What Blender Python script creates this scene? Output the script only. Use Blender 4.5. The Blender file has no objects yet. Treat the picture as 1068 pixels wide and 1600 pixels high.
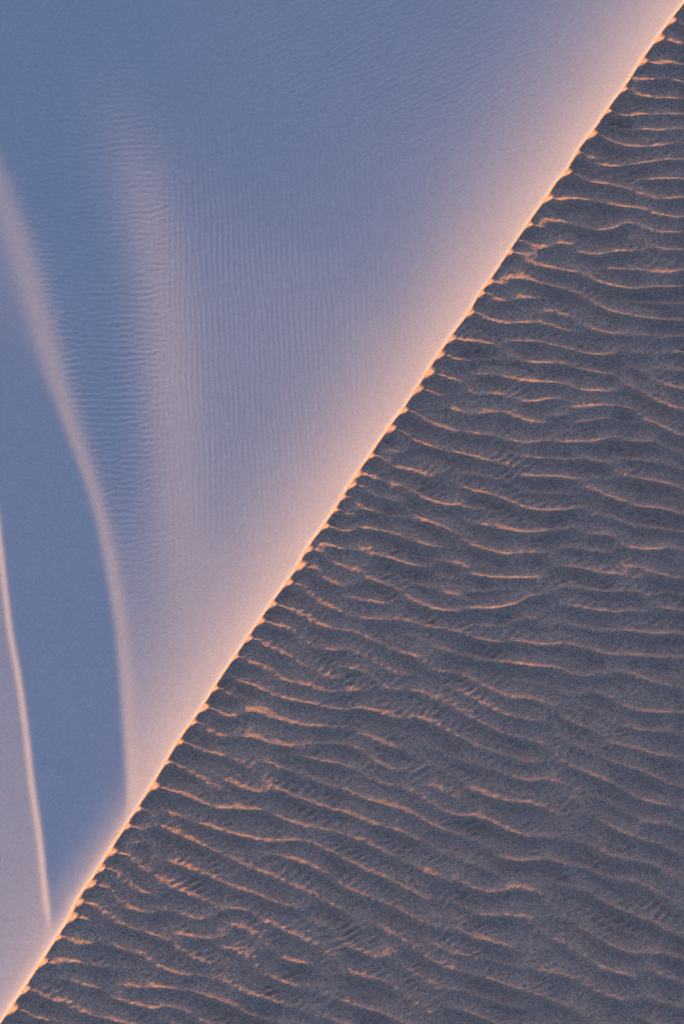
import bpy, math, random
import numpy as np

# ------------------------------------------------------------------ camera, sky, sun, exposure
scene = bpy.context.scene
TILT = math.radians(20)          # camera leans 20 degrees off straight down
DIST = 60.0                      # metres from the middle of the picture
cam_data = bpy.data.cameras.new("camera")
cam = bpy.data.objects.new("camera", cam_data)
scene.collection.objects.link(cam)
cam.location = (0, -DIST * math.sin(TILT), DIST * math.cos(TILT))
cam.rotation_euler = (TILT, 0, 0)
cam_data.sensor_fit = 'VERTICAL'
cam_data.sensor_height = 24.0
cam_data.lens = 24.0 * DIST / 16.0
cam_data.clip_start = 0.1
cam_data.clip_end = 5000
scene.camera = cam

SUN_EL = math.radians(11)
SUN_AZ = math.radians(137)       # direction towards the sun, from +X counter-clockwise (upper left)
sun_vec = np.array([math.cos(SUN_EL) * math.cos(SUN_AZ), math.cos(SUN_EL) * math.sin(SUN_AZ), math.sin(SUN_EL)])

world = bpy.data.worlds.new("World")
scene.world = world
world.use_nodes = True
wn = world.node_tree.nodes
wl = world.node_tree.links
for n in list(wn):
    wn.remove(n)
sky = wn.new("ShaderNodeTexSky")
sky.sky_type = 'NISHITA'
sky.sun_disc = False
sky.sun_elevation = SUN_EL
sky.sun_rotation = math.pi / 2 - SUN_AZ
sky.ozone_density = 5.0
sky.air_density = 1.0
sky.dust_density = 3.6
bg = wn.new("ShaderNodeBackground")
bg.inputs[1].default_value = 0.13
out = wn.new("ShaderNodeOutputWorld")
wl.new(sky.outputs[0], bg.inputs[0])
wl.new(bg.outputs[0], out.inputs[0])

sun_data = bpy.data.lights.new("sun", 'SUN')
sun = bpy.data.objects.new("sun", sun_data)
scene.collection.objects.link(sun)
sun_data.energy = 2.7
sun_data.angle = math.radians(2.5)
sun_data.color = (1.0, 0.55, 0.10)
sun.rotation_euler = (math.pi / 2 - SUN_EL, 0, SUN_AZ + math.pi / 2)

scene.view_settings.view_transform = 'Standard'
scene.view_settings.look = 'None'
scene.view_settings.gamma = 1
scene.view_settings.exposure = 1.45

rng = np.random.default_rng(7)

# ------------------------------------------------------------------ from photograph pixels to the ground, in centimetres (x right, y down)
def ground(pts, z=0.0):
    p = np.asarray(pts, float).reshape(-1, 2)
    dx = (p[:, 0] - 534) / 100.0
    dy = (800 - p[:, 1]) / 100.0
    dz = -DIST
    ry = dy * math.cos(TILT) - dz * math.sin(TILT)
    rz = dy * math.sin(TILT) + dz * math.cos(TILT)
    t = (z - cam.location.z) / rz
    return np.stack([t * dx * 100, -(cam.location.y + t * ry) * 100], 1)

def curve(pts, z=0.0):
    g = ground(pts, z)
    return g[np.argsort(g[:, 1])]

def pchip(xs, ys, x):
    """monotone cubic through the points, straight on beyond the ends"""
    xs = np.asarray(xs, float); ys = np.asarray(ys, float)
    h = np.diff(xs); d = np.diff(ys) / h
    m = np.empty_like(ys)
    w1 = 2 * h[1:] + h[:-1]; w2 = h[1:] + 2 * h[:-1]
    with np.errstate(divide='ignore', invalid='ignore'):
        mm = (w1 + w2) / (w1 / d[:-1] + w2 / d[1:])
    mm[(d[:-1] * d[1:]) <= 0] = 0
    m[1:-1] = mm; m[0] = d[0]; m[-1] = d[-1]
    i = np.clip(np.searchsorted(xs, x) - 1, 0, len(h) - 1)
    t = (x - xs[i]) / h[i]
    tc = np.clip(t, 0, 1)
    y = ((2*tc**3 - 3*tc**2 + 1) * ys[i] + (tc**3 - 2*tc**2 + tc) * h[i] * m[i]
         + (-2*tc**3 + 3*tc**2) * ys[i+1] + (tc**3 - tc**2) * h[i] * m[i+1])
    lo = x < xs[0]; hi = x > xs[-1]
    k0 = (ys[min(4, len(ys)-1)] - ys[0]) / (xs[min(4, len(xs)-1)] - xs[0])
    k1 = (ys[-1] - ys[-min(5, len(ys))]) / (xs[-1] - xs[-min(5, len(xs))])
    y = np.where(lo, ys[0] + k0 * (x - xs[0]), y)
    return np.where(hi, ys[-1] + k1 * (x - xs[-1]), y)

def sig(x):
    return 1 / (1 + np.exp(-np.clip(x, -40, 40)))

def sstep(a, b, x):
    t = np.clip((x - a) / float(b - a), 0, 1)
    return t * t * (3 - 2 * t)

def bilinear(F, x0, y0, step, x, y):
    fx = np.clip((x - x0) / step, 0, F.shape[1] - 1.001)
    fy = np.clip((y - y0) / step, 0, F.shape[0] - 1.001)
    ix = fx.astype(int); iy = fy.astype(int)
    tx = fx - ix; ty = fy - iy
    return ((F[iy, ix] * (1 - tx) + F[iy, ix + 1] * tx) * (1 - ty)
            + (F[iy + 1, ix] * (1 - tx) + F[iy + 1, ix + 1] * tx) * ty)

CREST = [(1067,6),(1055,21),(1025,62),(999,99),(980,129),(956,161),(930,199),(905,232),(885,266),(869,285),(855,306),(829,343),
 (797,390),(767,435),(747,463),(735,484),(705,525),(687,551),(670,577),(654,602),(631,637),(607,669),(580,709),(549,754),(524,795),
 (502,827),(479,859),(467,882),(448,910),(425,942),(407,968),(388,996),(360,1037),(335,1075),(319,1101),(302,1126),(279,1159),
 (261,1189),(240,1225),(216,1262),(197,1292),(171,1332),(156,1356),(139,1381),(121,1409),(111,1431),(90,1465),(66,1502),(39,1544),
 (17,1576),(2,1598)]
TUFTS = [(1051,31),(1034,60),(1007,95),(979,138),(955,172),(929,208),(908,237),(886,268),(857,309),(830,350),(802,393),(767,440),
 (758,457),(736,487),(708,528),(689,553),(670,581),(657,607),(633,640),(612,669),(584,711),(565,741),(550,756),(541,775),(528,795),
 (511,821),(487,857),(472,883),(453,909),(430,943),(411,969),(394,996),(376,1025),(341,1074),(321,1104),(306,1127),(286,1158),
 (267,1190),(243,1228),(222,1263),(203,1290),(180,1330),(162,1355),(147,1380),(129,1408),(113,1431),(96,1463),(70,1502),(44,1544),(22,1575)]

# main ripple crests seen on the dark slope: (origin, [polylines at twice the photograph's scale])
RIPPLES = [
((534,0),"""1000,118 1068,118|945,195 1000,182 1068,185|905,250 950,235 1000,225 1030,230 1068,245|900,285 960,290 1068,285
880,355 930,345 1000,338 1068,328|920,375 960,388 1068,372|820,425 900,440 980,435 1068,405|770,500 830,505 920,492 1000,470 1068,465
780,550 850,560 920,575 980,595 1068,580|950,535 1068,525|640,620 700,605 780,610 860,620 940,625 1000,640 1068,655
610,690 660,675 720,685 790,698 850,690 900,662 950,680 1000,692 1068,685|600,780 640,755 690,738 740,765 800,775 860,755 910,755
900,700 960,730 1030,745 1068,745"""),
((534,400),"""560,5 640,20 740,28 790,50 860,65 920,68 980,55 1068,50|820,5 880,12 940,8 990,20 1068,5
460,85 510,65 570,55 620,68 700,80 750,98 800,125 860,145 930,150 1000,155|450,130 500,128 560,112 620,112|620,145 680,155 730,175 780,195 850,215
400,185 450,185 500,200 560,190 620,185 680,200 730,212|530,240 600,242 680,255 740,268 810,275 850,262 890,245
335,265 370,245 430,255 500,275 550,295 600,310 680,300 740,315 800,325 850,325|320,310 370,312|420,345 470,350 530,360 600,368 640,362 700,370 730,375
740,385 830,382 870,372|860,340 900,355 940,375 1000,405 1068,430|300,370 360,375 400,400 450,425|530,400 570,428 620,425 660,405 720,410
680,432 760,430 830,420 890,425 940,450 1000,480 1068,510|640,450 690,465 730,450 770,445|330,450 370,470 420,478 460,458 520,462 570,485 640,495
740,480 800,465 850,450|800,515 850,510 900,530 960,525 1000,510|220,480 280,510 340,525 400,530 470,530 520,545 570,558 610,550
640,535 700,545 760,540 840,530|150,545 210,560 280,580 340,590 400,600 450,612 540,625|730,570 790,590 850,610 900,635 960,640 1068,655
560,590 640,595|100,625 160,605 220,580|540,650 600,655 660,645 720,655 780,680 840,700 900,725|60,685 120,678|130,655 200,650 260,665 330,655
400,710 450,710 520,730 580,750 640,755 700,745|150,690 210,715 270,745 330,750 390,745|30,715 100,730 160,745 210,748|10,790 60,780 130,785|930,730 1000,725 1068,745"""),
((0,800),"""1000,90 1068,105|950,170 1000,195 1068,218|900,215 960,245 1010,280 1068,290|870,285 930,300 980,335 1068,350
830,340 900,345 950,385 1000,410 1068,410|800,400 850,415 910,440 970,475 1030,500 1068,495|760,455 820,470 880,510 950,520 1000,535 1068,540
740,520 790,525 840,550 900,565 960,570 1000,580 1068,595|650,620 700,630 750,615 790,605 850,625 920,640 980,645 1025,640
620,660 680,690 750,680 800,690 850,705 920,705 1000,690|920,725 980,745 1068,755|660,735 720,750 770,775 800,800|820,750 870,775 900,785"""),
((534,800),"""230,0 310,15 360,45 420,75 490,90 540,105 590,110|440,0 500,15 580,25 650,10|800,5 860,25 900,50 960,58 1010,45 1068,35
0,50 60,35 130,38 190,55 250,75 310,85|0,105 50,98 100,90|70,125 130,118 190,135 250,150|290,110 350,125 430,165 500,168 560,158 620,175 660,190
520,75 590,75 640,90 700,115 770,125 860,140 920,145 980,130|880,110 950,105 1000,125 1068,145|0,160 70,165|0,215 40,205 85,190 140,205 200,235 260,265 330,280
310,210 360,235 420,262 470,260 530,245 580,225|480,200 540,195 600,210 650,205 700,230 760,245 830,250 880,265|860,180 920,175 970,205 1020,230 1068,235
0,245 60,258 140,260|0,295 70,310 140,305 200,310|540,275 580,272 630,300 690,335 750,360 820,380 870,395|870,290 920,305 980,310 1068,300
890,385 960,380 1068,378|450,300 510,330 570,355 630,365 690,350|300,320 360,335 430,355 500,365|0,345 50,350 110,385 170,405 240,420 280,455 330,470
840,415 900,430 960,455 1010,465 1068,465|490,410 540,425 600,430 660,425 720,450 790,465|0,400 50,410 100,445 160,470 210,482
380,455 430,490 490,520 540,535 600,525 650,545 700,580 760,605 830,630|760,490 830,505 890,540 950,555 1068,550
0,460 50,460 100,490 150,520 200,515 260,530 320,550 370,575 420,600 490,630 560,650 620,655 670,690 720,730 800,755 870,785
330,495 390,525 450,555 520,585 590,592 660,585|0,538 70,522|30,575 80,580 130,600 180,610|820,650 880,660 950,672 1010,685 1068,680
900,715 960,735 1010,755 1068,785|50,650 100,680 170,705|240,600 310,630 380,665 440,690 510,705 580,725 640,715|380,730 450,735 520,760 590,780 640,765 700,790
1010,610 1068,590|0,680 60,710 130,760 180,790"""),
((0,1200),"""700,15 750,40 810,55 850,40|620,5 660,45 700,65|530,70 570,65 620,90 680,108 750,102 800,105 850,90|800,5 850,30 900,55 970,75 1040,105
530,125 590,145 650,165 720,180 780,195 850,205 900,195 960,190 1010,215 1068,240|850,110 900,140 960,155 1068,165
420,180 480,165 540,185 600,210 680,240 730,265 790,290 850,305 900,335 960,350 1020,385 1068,400|800,245 860,240 920,255 980,275 1040,300|390,225 450,215 500,240
480,265 550,285 620,305 680,325 720,350 780,360 850,385 920,395 990,395|370,265 430,290 480,325 520,350 590,375 660,400|330,320 390,345 440,375 490,375 515,355
300,365 350,390 400,425 450,435 510,420 560,435 610,450 660,435 700,415 760,412 800,410|270,415 320,440 380,475 440,490 500,510 560,540 610,575 650,590
540,495 600,505 660,500 720,490|720,455 780,480 820,520 850,545|820,440 880,475 950,500 1000,530 1068,580|690,535 740,540 790,580 850,625 900,650|230,465 280,485
190,525 240,540 300,525 340,525|370,550 430,560 480,595 540,620 600,625|160,595 220,590 280,600 340,600|150,620 210,645 270,665 330,670|860,565 920,570 980,565
370,650 420,670 480,660 540,660 600,665 660,690 720,700 760,730 810,750|650,610 700,640 760,670 820,690|350,685 400,710 460,725 520,715 570,725 610,755 670,785
100,690 160,715 220,720|220,740 290,755 360,770 420,790|480,740 540,770 580,795|60,765 110,780"""),
((534,1200),"""400,5 450,30 520,45 600,50 660,70 710,110 760,150 810,185 870,215|700,5 750,40 800,80 860,115 930,140 1000,152 1040,150|910,5 960,30 1010,35 1060,30
940,110 990,90 1060,95|270,0 330,35 390,65|190,5 250,50 320,85 370,100 420,90 470,115 530,140 600,160|0,20 70,60 140,75 210,95 280,130 350,150
880,210 950,210 1020,230 1050,260 1068,285|500,225 560,230 620,220 660,210 710,245 760,290 810,330 870,360 930,385 1000,400 1060,445|0,90 60,125 120,145
150,130 210,165 270,180|240,260 300,290 350,310|350,270 390,310 440,330 490,328 540,312 600,315 650,345 700,385 760,425 820,460 880,490 960,500 1068,495
920,260 980,295 1040,330|400,395 450,405 510,393 560,398 610,430 670,465 740,495 790,530 840,560 900,565 950,578|0,170 60,185 110,210 170,235
0,240 60,275 130,295 200,330 290,370|0,335 60,355 130,375 200,400 260,435 340,450 400,465|270,400 340,420 400,430
410,475 480,485 540,505 590,540 640,570 700,575 750,585 810,625 870,640 950,660|970,540 1068,580
130,450 190,490 250,530 320,565 390,580 470,600 550,625 620,640 690,665 760,690 820,730 890,745 950,765 1010,795|100,545 160,530 190,535|270,490 340,520 400,560
0,600 60,605 130,610 180,640 240,690 290,730 340,780|0,680 60,705 130,715 180,740 240,765 300,770|380,690 440,715 500,740 560,750 620,740 680,755 740,785
970,620 1010,650 1068,660|980,700 1020,725 1068,725|0,510 60,530 120,560|0,745 60,775"""),
]

cr = curve(CREST)
def crest_x(y):
    return pchip(cr[:, 1], cr[:, 0], y)

# ------------------------------------------------------------------ the ripple field of the dark slope, on a regular grid (cm)
STEP = 2.0
X0, X1, Y0, Y1 = -760.0, 760.0, -1040.0, 1040.0
NX = int((X1 - X0) / STEP); NY = int((Y1 - Y0) / STEP)
gx_ = X0 + np.arange(NX) * STEP; gy_ = Y0 + np.arange(NY) * STEP
GX, GY = np.meshgrid(gx_, gy_)
kx = np.fft.fftfreq(NX, STEP); ky = np.fft.fftfreq(NY, STEP)
KX, KY = np.meshgrid(kx, ky)
KR = np.hypot(KX, KY) + 1e-9
KA = np.arctan2(KY, KX)

def smooth_noise(scale, seed):
    r = np.random.default_rng(seed).standard_normal((NY, NX))
    f = np.fft.ifft2(np.fft.fft2(r) * np.exp(-0.5 * (KR * scale * 2 * math.pi / 2.5) ** 2)).real
    return f / f.std()

def oriented_band(u, wave, angle, bw=0.28, ab=0.30):
    """keep waves of a length whose crests run at `angle` (descending to the right)"""
    na = angle + math.pi / 2
    da = np.abs((KA - na + math.pi / 2) % math.pi - math.pi / 2)
    filt = np.exp(-0.5 * (np.log(KR * wave) / bw) ** 2 - 0.5 * (da / ab) ** 2)
    return np.fft.ifft2(np.fft.fft2(u) * filt).real

def splat_lines():
    B = np.zeros((NY, NX)); 
    def line(pts, strength=1.0):
        seg = np.diff(pts, axis=0); L = np.hypot(seg[:, 0], seg[:, 1])
        s = np.concatenate([[0], np.cumsum(L)]); n = max(2, int(s[-1] / 0.7))
        q = np.linspace(0, s[-1], n)
        x = pchip(s, pts[:, 0], q) if len(pts) > 2 else np.interp(q, s, pts[:, 0])
        y = pchip(s, pts[:, 1], q) if len(pts) > 2 else np.interp(q, s, pts[:, 1])
        ix = np.round((x - X0) / STEP).astype(int); iy = np.round((y - Y0) / STEP).astype(int)
        ok = (ix >= 0) & (ix < NX) & (iy >= 0) & (iy < NY)
        fade = np.minimum(1, np.minimum(q, s[-1] - q) / 18 + 0.45)
        np.maximum.at(B, (iy[ok], ix[ok]), strength * fade[ok])
    for (ox, oy), text in RIPPLES:
        for pl in text.replace("\n", "|").split("|"):
            p = np.array([[float(v) for v in w.split(",")] for w in pl.split()])
            line(ground(p / 2 + np.array([ox, oy])))
    for x, y in TUFTS:
        line(ground([(x - 6, y), (x + 8, y + 2), (x + 26, y + 5)]), 1.0)
    return B

LINES = splat_lines()
ridge = np.fft.ifft2(np.fft.fft2(LINES) * np.exp(-0.5 * (KR * 2 * math.pi * 6.0) ** 2)).real
ridge /= np.percentile(ridge[ridge > 0.02 * ridge.max()], 90)

lower = sstep(-500, 700, GY) * sstep(-500, 400, GX)
ang_base = np.radians(6 + 13 * sstep(-500, 600, GY) + 4 * sstep(-100, -500, GX)) + 0.16 * smooth_noise(170, 3)
lam = 27 + 12 * lower
bands = []
for a in np.radians([-12, 0, 12, 24, 36]):
    for w in (25.0, 36.0):
        wt = np.exp(-0.5 * ((ang_base - a) / 0.13) ** 2 - 0.5 * ((lam - w) / 8) ** 2)
        bands.append((a, w, wt))
tot = sum(b[2] for b in bands) + 1e-9
u = smooth_noise(8, 5) * 0.6
covered = np.clip(np.fft.ifft2(np.fft.fft2((LINES > 0).astype(float)) * np.exp(-0.5 * (KR * 2 * math.pi * 26) ** 2)).real / 0.02, 0, 1)
for it in range(7):
    v = u * 0.55 + ridge * 2.2 - 0.35
    u = sum(oriented_band(v, w, a) * wt for a, w, wt in bands) / tot
    u /= np.sqrt(np.fft.ifft2(np.fft.fft2(u * u) * np.exp(-0.5 * (KR * 2 * math.pi * 45) ** 2)).real + 0.02 * u.var())
    u = np.tanh(0.9 * u)
# peaked crests: the traced ridges stand sharp, the rest stays rolling
U = np.clip(0.5 + 0.5 * u, 0, 1)
broad = np.fft.ifft2(np.fft.fft2(LINES) * np.exp(-0.5 * (KR * 2 * math.pi * 10.0) ** 2)).real
broad = np.roll(broad / np.percentile(broad[broad > 0.02 * broad.max()], 90), -4, axis=0)     # the sunny flank is the gentler one
traced = 1 - np.exp(-1.7 * np.clip(0.6 * ridge + 0.55 * broad, 0, None) ** 1.3)
prof = (traced ** 4 + (0.95 * U ** 1.4) ** 4) ** 0.25 + 0.25 * U
# steepen the lee (down-picture) side by sampling towards the sun
def shear(F, amt):
    return bilinear(F, X0, Y0, STEP, GX - 0.25 * amt * F, GY - amt * F)
prof = prof - prof.min(); prof /= np.percentile(prof, 99.5)
amp = 0.85 + 0.2 * smooth_noise(60, 11).clip(-1.5, 1.5)
ripple = shear(prof, 9.5)
# fine cross ripples lying in the troughs
cross = np.zeros((NY, NX))
for a, w, s in ((-0.75, 13, 21), (-0.45, 11, 22), (0.5, 15, 23)):
    c = oriented_band(np.random.default_rng(s).standard_normal((NY, NX)), w, a, 0.22, 0.3)
    c /= c.std()
    cross += c * np.clip(smooth_noise(45, s + 10) + 0.1, 0, 1.8)
grit = smooth_noise(5, 31)
grit2 = oriented_band(np.random.default_rng(33).standard_normal((NY, NX)), 14, 0.25, 0.4, 0.5); grit2 /= grit2.std()
HR_GRID = 10.2 * (ripple - 1) * amp + 0.50 * cross * (1 - np.clip(ripple * 1.1, 0, 1)) + 0.22 * grit + 0.13 * grit2 + 0.35 * smooth_noise(70, 41)

# ------------------------------------------------------------------ fine ripples of the smooth side
def fine(wave, ang, seed, ab=0.22, bw=0.2):
    v = np.random.default_rng(seed).standard_normal((NY, NX))
    for _ in range(3):
        v = oriented_band(v, wave, ang, bw, ab); v /= v.std(); v = np.tanh(1.3 * v)
    return v
def at(px, py):
    return ground([(px, py)])[0]
def blob(px, py, rx, ry):
    c = at(px, py)
    return np.exp(-0.5 * (((GX - c[0]) / rx) ** 2 + ((GY - c[1]) / ry) ** 2))
wavy = fine(10.0, 0.05, 51, 0.5, 0.30); upright = fine(8.5, math.radians(86), 52, 0.10, 0.15); oblique = fine(9.5, -0.5, 53, 0.35)
m_wavy = np.clip(blob(150, 330, 90, 170) + blob(190, 620, 45, 190) + 0.8 * blob(150, 450, 60, 200), 0, 1)
m_up = np.clip(blob(310, 520, 55, 230) + 0.6 * blob(420, 560, 90, 190) + 0.5 * blob(500, 420, 170, 260), 0, 1)
m_ob = np.clip(0.6 * blob(420, 120, 220, 120) + 0.5 * blob(750, 100, 150, 100) + 0.5 * blob(250, 880, 60, 120), 0, 1)
HL_FINE = 0.11 * wavy * m_wavy + 0.10 * upright * m_up + 0.04 * oblique * m_ob + 0.014 * smooth_noise(7, 54)

# ------------------------------------------------------------------ grids (rows run along the picture, every row starts on the crest)
def axis(parts):
    o = [0.0]
    for end, st in parts:
        n = max(1, int(round((end - o[-1]) / st)))
        o += list(np.linspace(o[-1], end, n + 1)[1:])
    return np.array(o)
outer = [1500, 1900, 2600, 3800, 6000, 10000, 20000, 60000, 200000]
rows_in = np.arange(-1020, 1021, 2.0)
rows = np.concatenate([-np.array(outer[::-1]), rows_in, outer])
qL = np.concatenate([axis([(12, 0.8), (40, 1.4), (1260, 1.9)]), [1300, 1400, 1600, 2000, 3000, 6000, 20000, 60000, 200000]])
LIP = 4                                          # the lip of the brink belongs to the coarse dark sand
qR = np.concatenate([-np.array([3.2, 2.4, 1.6, 0.8]), axis([(14, 0.7), (60, 1.4), (1260, 1.9)]), [1300, 1400, 1600, 2000, 3000, 6000, 20000, 60000, 200000]])
cx = crest_x(np.clip(rows, -1100, 1100))
YL = np.repeat(rows[:, None], len(qL), 1)
XL = cx[:, None] - qL[None, :]
YR = np.repeat(rows[:, None], len(qR), 1)
XR = cx[:, None] + qR[None, :]
PERP = 0.836     # horizontal distance to distance square to the crest

# right: falls away from the crest about as steeply as the sun's rays
p = np.maximum(qR, 0)[None, :] * PERP
pin = np.minimum(p, 1300)
S = math.tan(SUN_EL) / 0.957
base = -(S * (0.885 * pin - 0.13 * 110 * (1 - np.exp(-pin / 110))) + 0.000025 * pin ** 2)   # a little rounder towards the brink
rip = bilinear(HR_GRID, X0, Y0, STEP, XR, YR)
top = np.percentile(HR_GRID, 93)
edge_in = 1 - np.exp(-(p / 5.5))
fadeout = 1 - sstep(1250, 2500, qR)[None, :]
inside = (np.abs(rows) < 1030)[:, None]
HR = base + (rip - top) * edge_in * np.where(inside, fadeout, 0)

# left: slopes are set region by region and summed from the crest down
F = curve([(-40,260),(0,370),(20,430),(45,520),(75,610),(100,680),(125,740),(148,810),(165,900),(177,970),(186,1080),(192,1170),(197,1230),(199,1285)])
R = curve([(-110,0),(-62,250),(-30,500),(-12,700),(0,805),(10,900),(22,1000),(33,1060),(43,1130),(54,1230),(65,1310),(74,1400),(83,1463)])
D = curve([(-60,0),(10,200),(75,330),(120,430),(150,560),(178,700),(200,800)])
P2 = curve([(90,0),(160,150),(200,250),(235,400),(256,500),(263,600),(268,700),(272,800)])
yt = np.arange(-2600, 2601, 1.0)
ytc = np.clip(yt, -1150, 1150)
kk = np.exp(-0.5 * (np.arange(-180, 181) / 70.0) ** 2); kk /= kk.sum()
c_tab = np.convolve(np.pad(crest_x(np.clip(yt, -1300, 1300)), 180, mode='edge'), kk, 'valid')
f_tab = pchip(F[:, 1], F[:, 0], ytc); r_tab = pchip(R[:, 1], R[:, 0], ytc)
d_tab = pchip(D[:, 1], D[:, 0], ytc); p_tab = pchip(P2[:, 1], P2[:, 0], ytc)
def ease(t):
    k = np.exp(-0.5 * (np.arange(-120, 121) / 40.0) ** 2); k /= k.sum()
    return np.convolve(np.pad(t, 120, mode='edge'), k, 'valid')
f_tab = ease(f_tab); d_tab = ease(d_tab); p_tab = ease(p_tab)
def tab(t, y):
    return np.interp(y, yt, t)

# the long face: steepest at the crest, easing until the sun only just skims it
FACE_A, FACE_L, FACE_0 = 0.35, 110.0, 0.012
q = qL[None, :]
smooth_c = tab(c_tab, rows)
qb = np.maximum(q + (smooth_c - cx)[:, None] * sstep(0, 90, q), 0)      # crest wiggles die out down the face
qt = np.arange(0, 2600, 2.0)
gt = PERP * np.tan(np.arcsin(FACE_A * np.exp(-qt / FACE_L) + FACE_0) - SUN_EL)
Pt = np.concatenate([[0], np.cumsum(0.5 * (gt[1:] + gt[:-1]) * 2.0)])
H_face = -np.interp(qb, qt, Pt)

# the ridges and hollows beyond it: how far each patch leans into the low sun's rays (0 = the rays skim it)
def lean(X, Y):
    """lean of the ground at X, Y against the plane of the rays, less the long face's own"""
    q = tab(c_tab, Y) - X
    fx = tab(f_tab, Y); rx = tab(r_tab, Y); dx = tab(d_tab, Y); px = tab(p_tab, Y)
    face = FACE_A * np.exp(-np.maximum(q, 0) / FACE_L) + FACE_0
    a = face.copy()
    lit = np.clip((face - FACE_0) / FACE_A, 0, 1)
    a -= 0.010 * sstep(60, 420, q) * (1 - sstep(-1000, -250, Y)) + 0.05 * np.exp(-0.5 * (((X + 560) / 150) ** 2 + ((Y + 900) / 170) ** 2))
    a += 0.026 * sstep(150, 380, q) * sstep(-760, -250, Y)
    hollow = np.exp(-0.5 * ((X - dx) / 55) ** 2) * (1 - sstep(-60, 170, Y))
    a -= 0.045 * hollow
    a += 0.068 * np.exp(-0.5 * ((X - px) / 36) ** 2) * (1 - sstep(-20, 260, Y)) * sstep(-820, -480, Y)
    fw = 12 + 13 * (1 - sstep(-400, 60, Y))
    strip = np.exp(-0.5 * ((X - fx - fw * 0.7) / (fw * 0.8)) ** 2)
    a += 0.135 * strip * (1 - lit) * (0.8 + 0.2 * sstep(-300, 100, Y))
    a = np.maximum(a, -0.02)
    soft = 1.6 + 12 * (1 - sstep(-420, -60, Y))
    in_slip = sig((fx - X) / soft)
    near = sig((40 - q) / 14) * sstep(300, 460, Y)
    slip = -0.002 + 0.15 * near + 0.028 * (1 - sstep(-420, -150, Y))
    a = a * (1 - in_slip) + slip * in_slip
    left_of_r = sig((rx - X) / 1.3)
    rim = np.exp(-0.5 * ((rx - X - 2.6) / 2.6) ** 2)
    west = 0.055 + 0.03 * sstep(150, 640, Y) + 0.16 * np.exp(-np.maximum(q, 0) / 60) + 0.42 * rim * sstep(0, 60, q)
    a = a * (1 - left_of_r) + west * left_of_r
    off = sstep(-585, -760, X)                     # beyond the picture the ground sinks away again
    a = a * (1 - off) + 0.22 * off
    return np.where(q > 0, (a - face) * sstep(0, 30, q + 0 * a), 0.0), strip, in_slip * (1 - left_of_r)

# summed along the rays, from the crest back towards the sun
ST = 2.0
tx_, ty_ = math.cos(SUN_AZ), -math.sin(SUN_AZ)      # towards the sun, in ground coordinates (y down)
sv = np.arange(-1500, 2300, ST)                     # distance towards the sun
tv = np.arange(-1700, 1700, ST)
SG, TG = np.meshgrid(sv, tv)
da = lean(SG * tx_ - TG * ty_, SG * ty_ + TG * tx_)[0]
EX = -np.cumsum(da, 1) * ST
kt = np.exp(-0.5 * (np.arange(-4, 5) / 1.5) ** 2); kt /= kt.sum()
padE = np.pad(EX, ((4, 4), (0, 0)), mode='edge')
EX = sum(kt[i] * padE[i:i + EX.shape[0]] for i in range(9))
sL = XL * tx_ + YL * ty_; tL = -XL * ty_ + YL * tx_
HL = H_face + bilinear(EX, sv[0], tv[0], ST, sL, tL)
_, strip, in_slip = lean(XL, YL)
fx = tab(f_tab, rows)[:, None]; rx = tab(r_tab, rows)[:, None]
yrow = np.clip(rows, -1100, 1100)[:, None]
o_ = len(outer)
HL[:o_] = HL[o_]; HL[o_ + len(rows_in):] = HL[o_ + len(rows_in) - 1]
HL = HL + bilinear(HL_FINE, X0, Y0, STEP, XL, YL) * (1 - 0.75 * strip) * (1 - 0.8 * in_slip) * sstep(2, 30, q) * (q < 1240)
# the brink itself: a narrow lip that leans towards the sun
HL = HL - 3.4 * (1 - np.exp(-q / 2.3))

# where a ripple runs up to the brink its end stands a little proud of it: wide at the brink, drawn out along the ripple
for tx_, ty_ in ground(TUFTS):
    r0 = np.searchsorted(rows, ty_ - 40); r1 = np.searchsorted(rows, ty_ + 40)
    c1 = 90
    tc = ty_ + 2.0
    pp = p[:, :c1]
    dy = YR[r0:r1, :c1] - tc - 0.22 * np.maximum(qR[None, :c1], 0)
    size = 0.7 + 0.65 * rng.random()
    wid = np.maximum(6.4 * size * (1 - pp / (15 * size)), 2.4)
    w = np.exp(-0.5 * (dy / wid) ** 2)
    p0 = 7.0 * size
    wedge = 5.6 * size * np.where(pp < p0, pp / p0, np.exp(-((pp - p0) / (12 * size)) ** 2))
    blk = HR[r0:r1, :c1]
    hold = base[:, :c1] * 0.6
    blend = w * np.exp(-(pp / (16 * size)) ** 2)
    HR[r0:r1, :c1] = blk * (1 - blend) + np.maximum(blk, hold) * blend + wedge * w
HR[:, :LIP] = HL[:, LIP:0:-1]

def normals(X, Y, H):
    P = np.stack([X, -Y, H], -1)
    du = np.gradient(P, axis=0); dv = np.gradient(P, axis=1)
    n = np.cross(du, dv)
    n /= np.linalg.norm(n, axis=-1, keepdims=True) + 1e-20
    n[n[..., 2] < 0] *= -1
    return n

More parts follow.
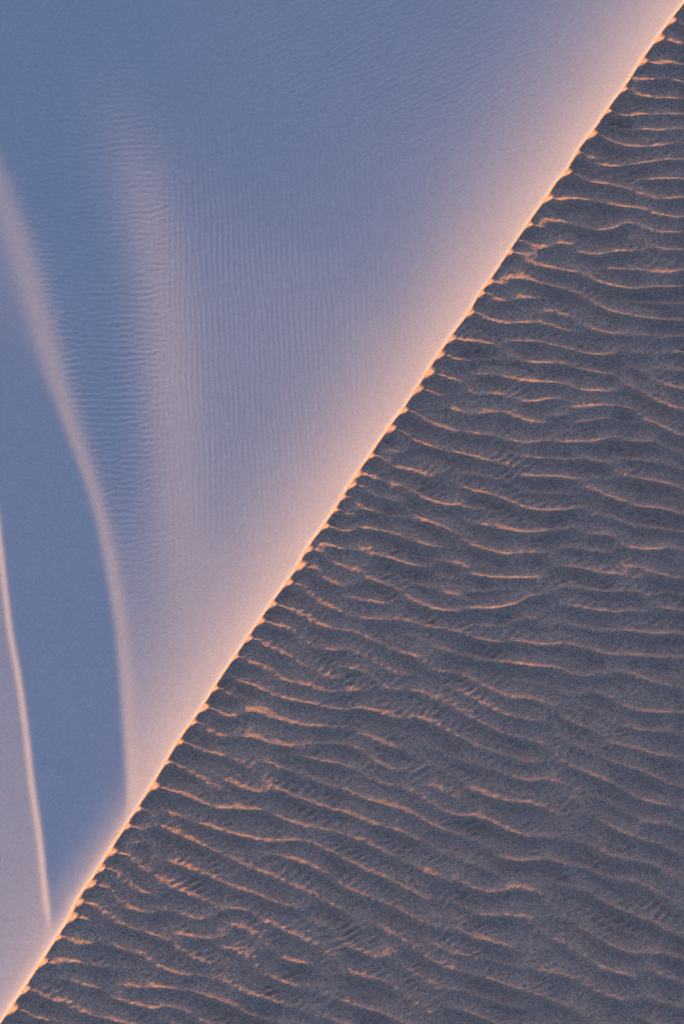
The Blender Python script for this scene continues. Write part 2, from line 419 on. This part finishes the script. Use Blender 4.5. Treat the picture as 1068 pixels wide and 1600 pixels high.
# ------------------------------------------------------------------ materials
def sand(name, col, col2, dark, grain_cm, grain_amt, bump_cm, bump, rough=0.9, speck=0.0):
    m = bpy.data.materials.new(name); m.use_nodes = True
    nt = m.node_tree; N = nt.nodes; L = nt.links
    b = N["Principled BSDF"]
    b.inputs["Roughness"].default_value = rough
    b.inputs["Specular IOR Level"].default_value = 0.15
    geo = N.new("ShaderNodeNewGeometry")
    big = N.new("ShaderNodeTexNoise"); big.inputs["Scale"].default_value = 0.9; big.inputs["Detail"].default_value = 4
    L.new(geo.outputs["Position"], big.inputs["Vector"])
    mix = N.new("ShaderNodeMix"); mix.data_type = 'RGBA'
    mix.inputs[6].default_value = (*col, 1); mix.inputs[7].default_value = (*col2, 1)
    L.new(big.outputs["Fac"], mix.inputs[0])
    # single grains: each little cell has its own shade
    vor = N.new("ShaderNodeTexVoronoi"); vor.inputs["Scale"].default_value = 100.0 / grain_cm
    L.new(geo.outputs["Position"], vor.inputs["Vector"])
    sep = N.new("ShaderNodeSeparateColor"); L.new(vor.outputs["Color"], sep.inputs[0])
    mr = N.new("ShaderNodeMapRange")
    mr.inputs[1].default_value = 0; mr.inputs[2].default_value = 1
    mr.inputs[3].default_value = 1 - grain_amt; mr.inputs[4].default_value = 1 + grain_amt
    L.new(sep.outputs[0], mr.inputs[0])
    mul = N.new("ShaderNodeMix"); mul.data_type = 'RGBA'; mul.blend_type = 'MULTIPLY'; mul.inputs[0].default_value = 1
    L.new(mix.outputs[2], mul.inputs[6]); L.new(mr.outputs[0], mul.inputs[7])
    L.new(mul.outputs[2], b.inputs["Base Color"])
    n1 = N.new("ShaderNodeTexNoise"); n1.inputs["Scale"].default_value = 100.0 / bump_cm; n1.inputs["Detail"].default_value = 3
    n1.inputs["Roughness"].default_value = 0.65
    L.new(geo.outputs["Position"], n1.inputs["Vector"])
    bp = N.new("ShaderNodeBump"); bp.inputs["Strength"].default_value = 1.0; bp.inputs["Distance"].default_value = bump / 100.0
    L.new(n1.outputs["Fac"], bp.inputs["Height"])
    L.new(bp.outputs[0], b.inputs["Normal"])
    return m

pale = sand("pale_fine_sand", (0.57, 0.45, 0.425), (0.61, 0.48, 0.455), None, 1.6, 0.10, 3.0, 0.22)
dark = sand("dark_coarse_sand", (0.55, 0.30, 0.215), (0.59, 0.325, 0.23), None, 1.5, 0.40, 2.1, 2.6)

# ------------------------------------------------------------------ meshes
def build(name, X, Y, H, N, keep, mat, label, cat):
    """keep: boolean per cell"""
    nr, nc = X.shape
    idx = np.arange(nr * nc).reshape(nr, nc)
    a = idx[:-1, :-1][keep]; b = idx[:-1, 1:][keep]; c = idx[1:, 1:][keep]; d = idx[1:, :-1][keep]
    quads = np.stack([a, b, c, d], 1)
    # orient upward
    P = np.stack([X.ravel() / 100, -Y.ravel() / 100, H.ravel() / 100], 1)
    e1 = P[quads[0, 1]] - P[quads[0, 0]]; e2 = P[quads[0, 2]] - P[quads[0, 0]]
    if np.cross(e1, e2)[2] < 0:
        quads = quads[:, ::-1]
    used = np.unique(quads)
    remap = np.full(nr * nc, -1); remap[used] = np.arange(len(used))
    quads = remap[quads]
    me = bpy.data.meshes.new(name)
    me.vertices.add(len(used)); me.vertices.foreach_set("co", P[used].astype(np.float32).ravel())
    me.loops.add(quads.size); me.loops.foreach_set("vertex_index", quads.astype(np.int32).ravel())
    me.polygons.add(len(quads))
    me.polygons.foreach_set("loop_start", np.arange(0, quads.size, 4, dtype=np.int32))
    me.polygons.foreach_set("use_smooth", np.ones(len(quads), dtype=bool))
    me.update(calc_edges=True)
    me.validate()
    me.normals_split_custom_set_from_vertices(N.reshape(-1, 3)[used].astype(np.float32).tolist())
    me.materials.append(mat)
    o = bpy.data.objects.new(name, me)
    scene.collection.objects.link(o)
    o["kind"] = "structure"; o["label"] = label; o["category"] = cat
    return o

NL = normals(XL, YL, HL); NR = normals(XR, YR, HR)
cxm = 0.5 * (XL[:-1, :-1] + XL[1:, 1:]); 
fm = fx[:-1]; rm = rx[:-1]; ym = yrow[:-1]
is_west = (cxm < rm)
is_slip = (cxm < fm) & ~is_west
is_main = ~is_west & ~is_slip
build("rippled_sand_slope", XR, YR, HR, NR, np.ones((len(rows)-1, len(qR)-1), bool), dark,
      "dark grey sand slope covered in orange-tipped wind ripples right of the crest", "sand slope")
is_main &= (0.5 * (qL[:-1] + qL[1:]) > 3.2)[None, :]
is_slip &= (0.5 * (qL[:-1] + qL[1:]) > 3.2)[None, :]
is_west &= (0.5 * (qL[:-1] + qL[1:]) > 3.2)[None, :]
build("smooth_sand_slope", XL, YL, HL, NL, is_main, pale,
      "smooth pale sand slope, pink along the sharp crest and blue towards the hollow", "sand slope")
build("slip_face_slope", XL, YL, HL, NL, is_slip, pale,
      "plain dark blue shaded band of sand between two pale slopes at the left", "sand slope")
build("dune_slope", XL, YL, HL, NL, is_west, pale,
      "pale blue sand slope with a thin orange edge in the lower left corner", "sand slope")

# ------------------------------------------------------------------ two specks lying on the ripples
import bmesh
def pebble(name, px, py, size, col, seed, label):
    r = random.Random(seed)
    x, y = ground([(px, py)], -1.4)[0]
    i = int(np.searchsorted(rows, y)); j = int(np.searchsorted(qR, x - cx[i]))
    h = HR[i, j]
    m = bpy.data.materials.new(name + "_stone"); m.use_nodes = True
    N = m.node_tree.nodes; b = N["Principled BSDF"]
    b.inputs["Roughness"].default_value = 0.6
    nz = N.new("ShaderNodeTexNoise"); nz.inputs["Scale"].default_value = 60
    mx = N.new("ShaderNodeMix"); mx.data_type = 'RGBA'
    mx.inputs[6].default_value = (*col, 1); mx.inputs[7].default_value = (*[c * 0.7 for c in col], 1)
    m.node_tree.links.new(nz.outputs["Fac"], mx.inputs[0]); m.node_tree.links.new(mx.outputs[2], b.inputs["Base Color"])
    bm = bmesh.new(); bmesh.ops.create_icosphere(bm, subdivisions=3, radius=1)
    d = [(r.uniform(-1, 1), r.uniform(-1, 1), r.uniform(-1, 1), r.uniform(0.75, 0.95)) for _ in range(9)]
    for v in bm.verts:                                 # knock flats into it, then squash
        n = v.co.normalized()
        k = 1.0
        for a, c, e, lim in d:
            w = (a * n.x + c * n.y + e * n.z) / math.sqrt(a * a + c * c + e * e)
            if w > 0.2: k = min(k, lim / w) if lim / w < k else k
        v.co = n * k
        v.co.x *= size[0]; v.co.y *= size[1]; v.co.z *= size[2]
    for f in bm.faces: f.smooth = True
    me = bpy.data.meshes.new(name); bm.to_mesh(me); bm.free(); me.materials.append(m)
    o = bpy.data.objects.new(name, me); scene.collection.objects.link(o)
    o.location = (x / 100, -y / 100, h / 100 + size[2] * 0.6)
    o.rotation_euler = (0, 0, r.uniform(0, 3))
    o["label"] = label; o["category"] = "pebble"
pebble("pebble", 1032, 1567, (0.042, 0.034, 0.030), (0.75, 0.17, 0.035), 3, "tiny bright orange pebble on the dark rippled sand near the bottom right corner")
pebble("pebble", 1047, 1555, (0.012, 0.018, 0.014), (0.03, 0.03, 0.035), 5, "tiny black pebble on the rippled sand just above the orange pebble")
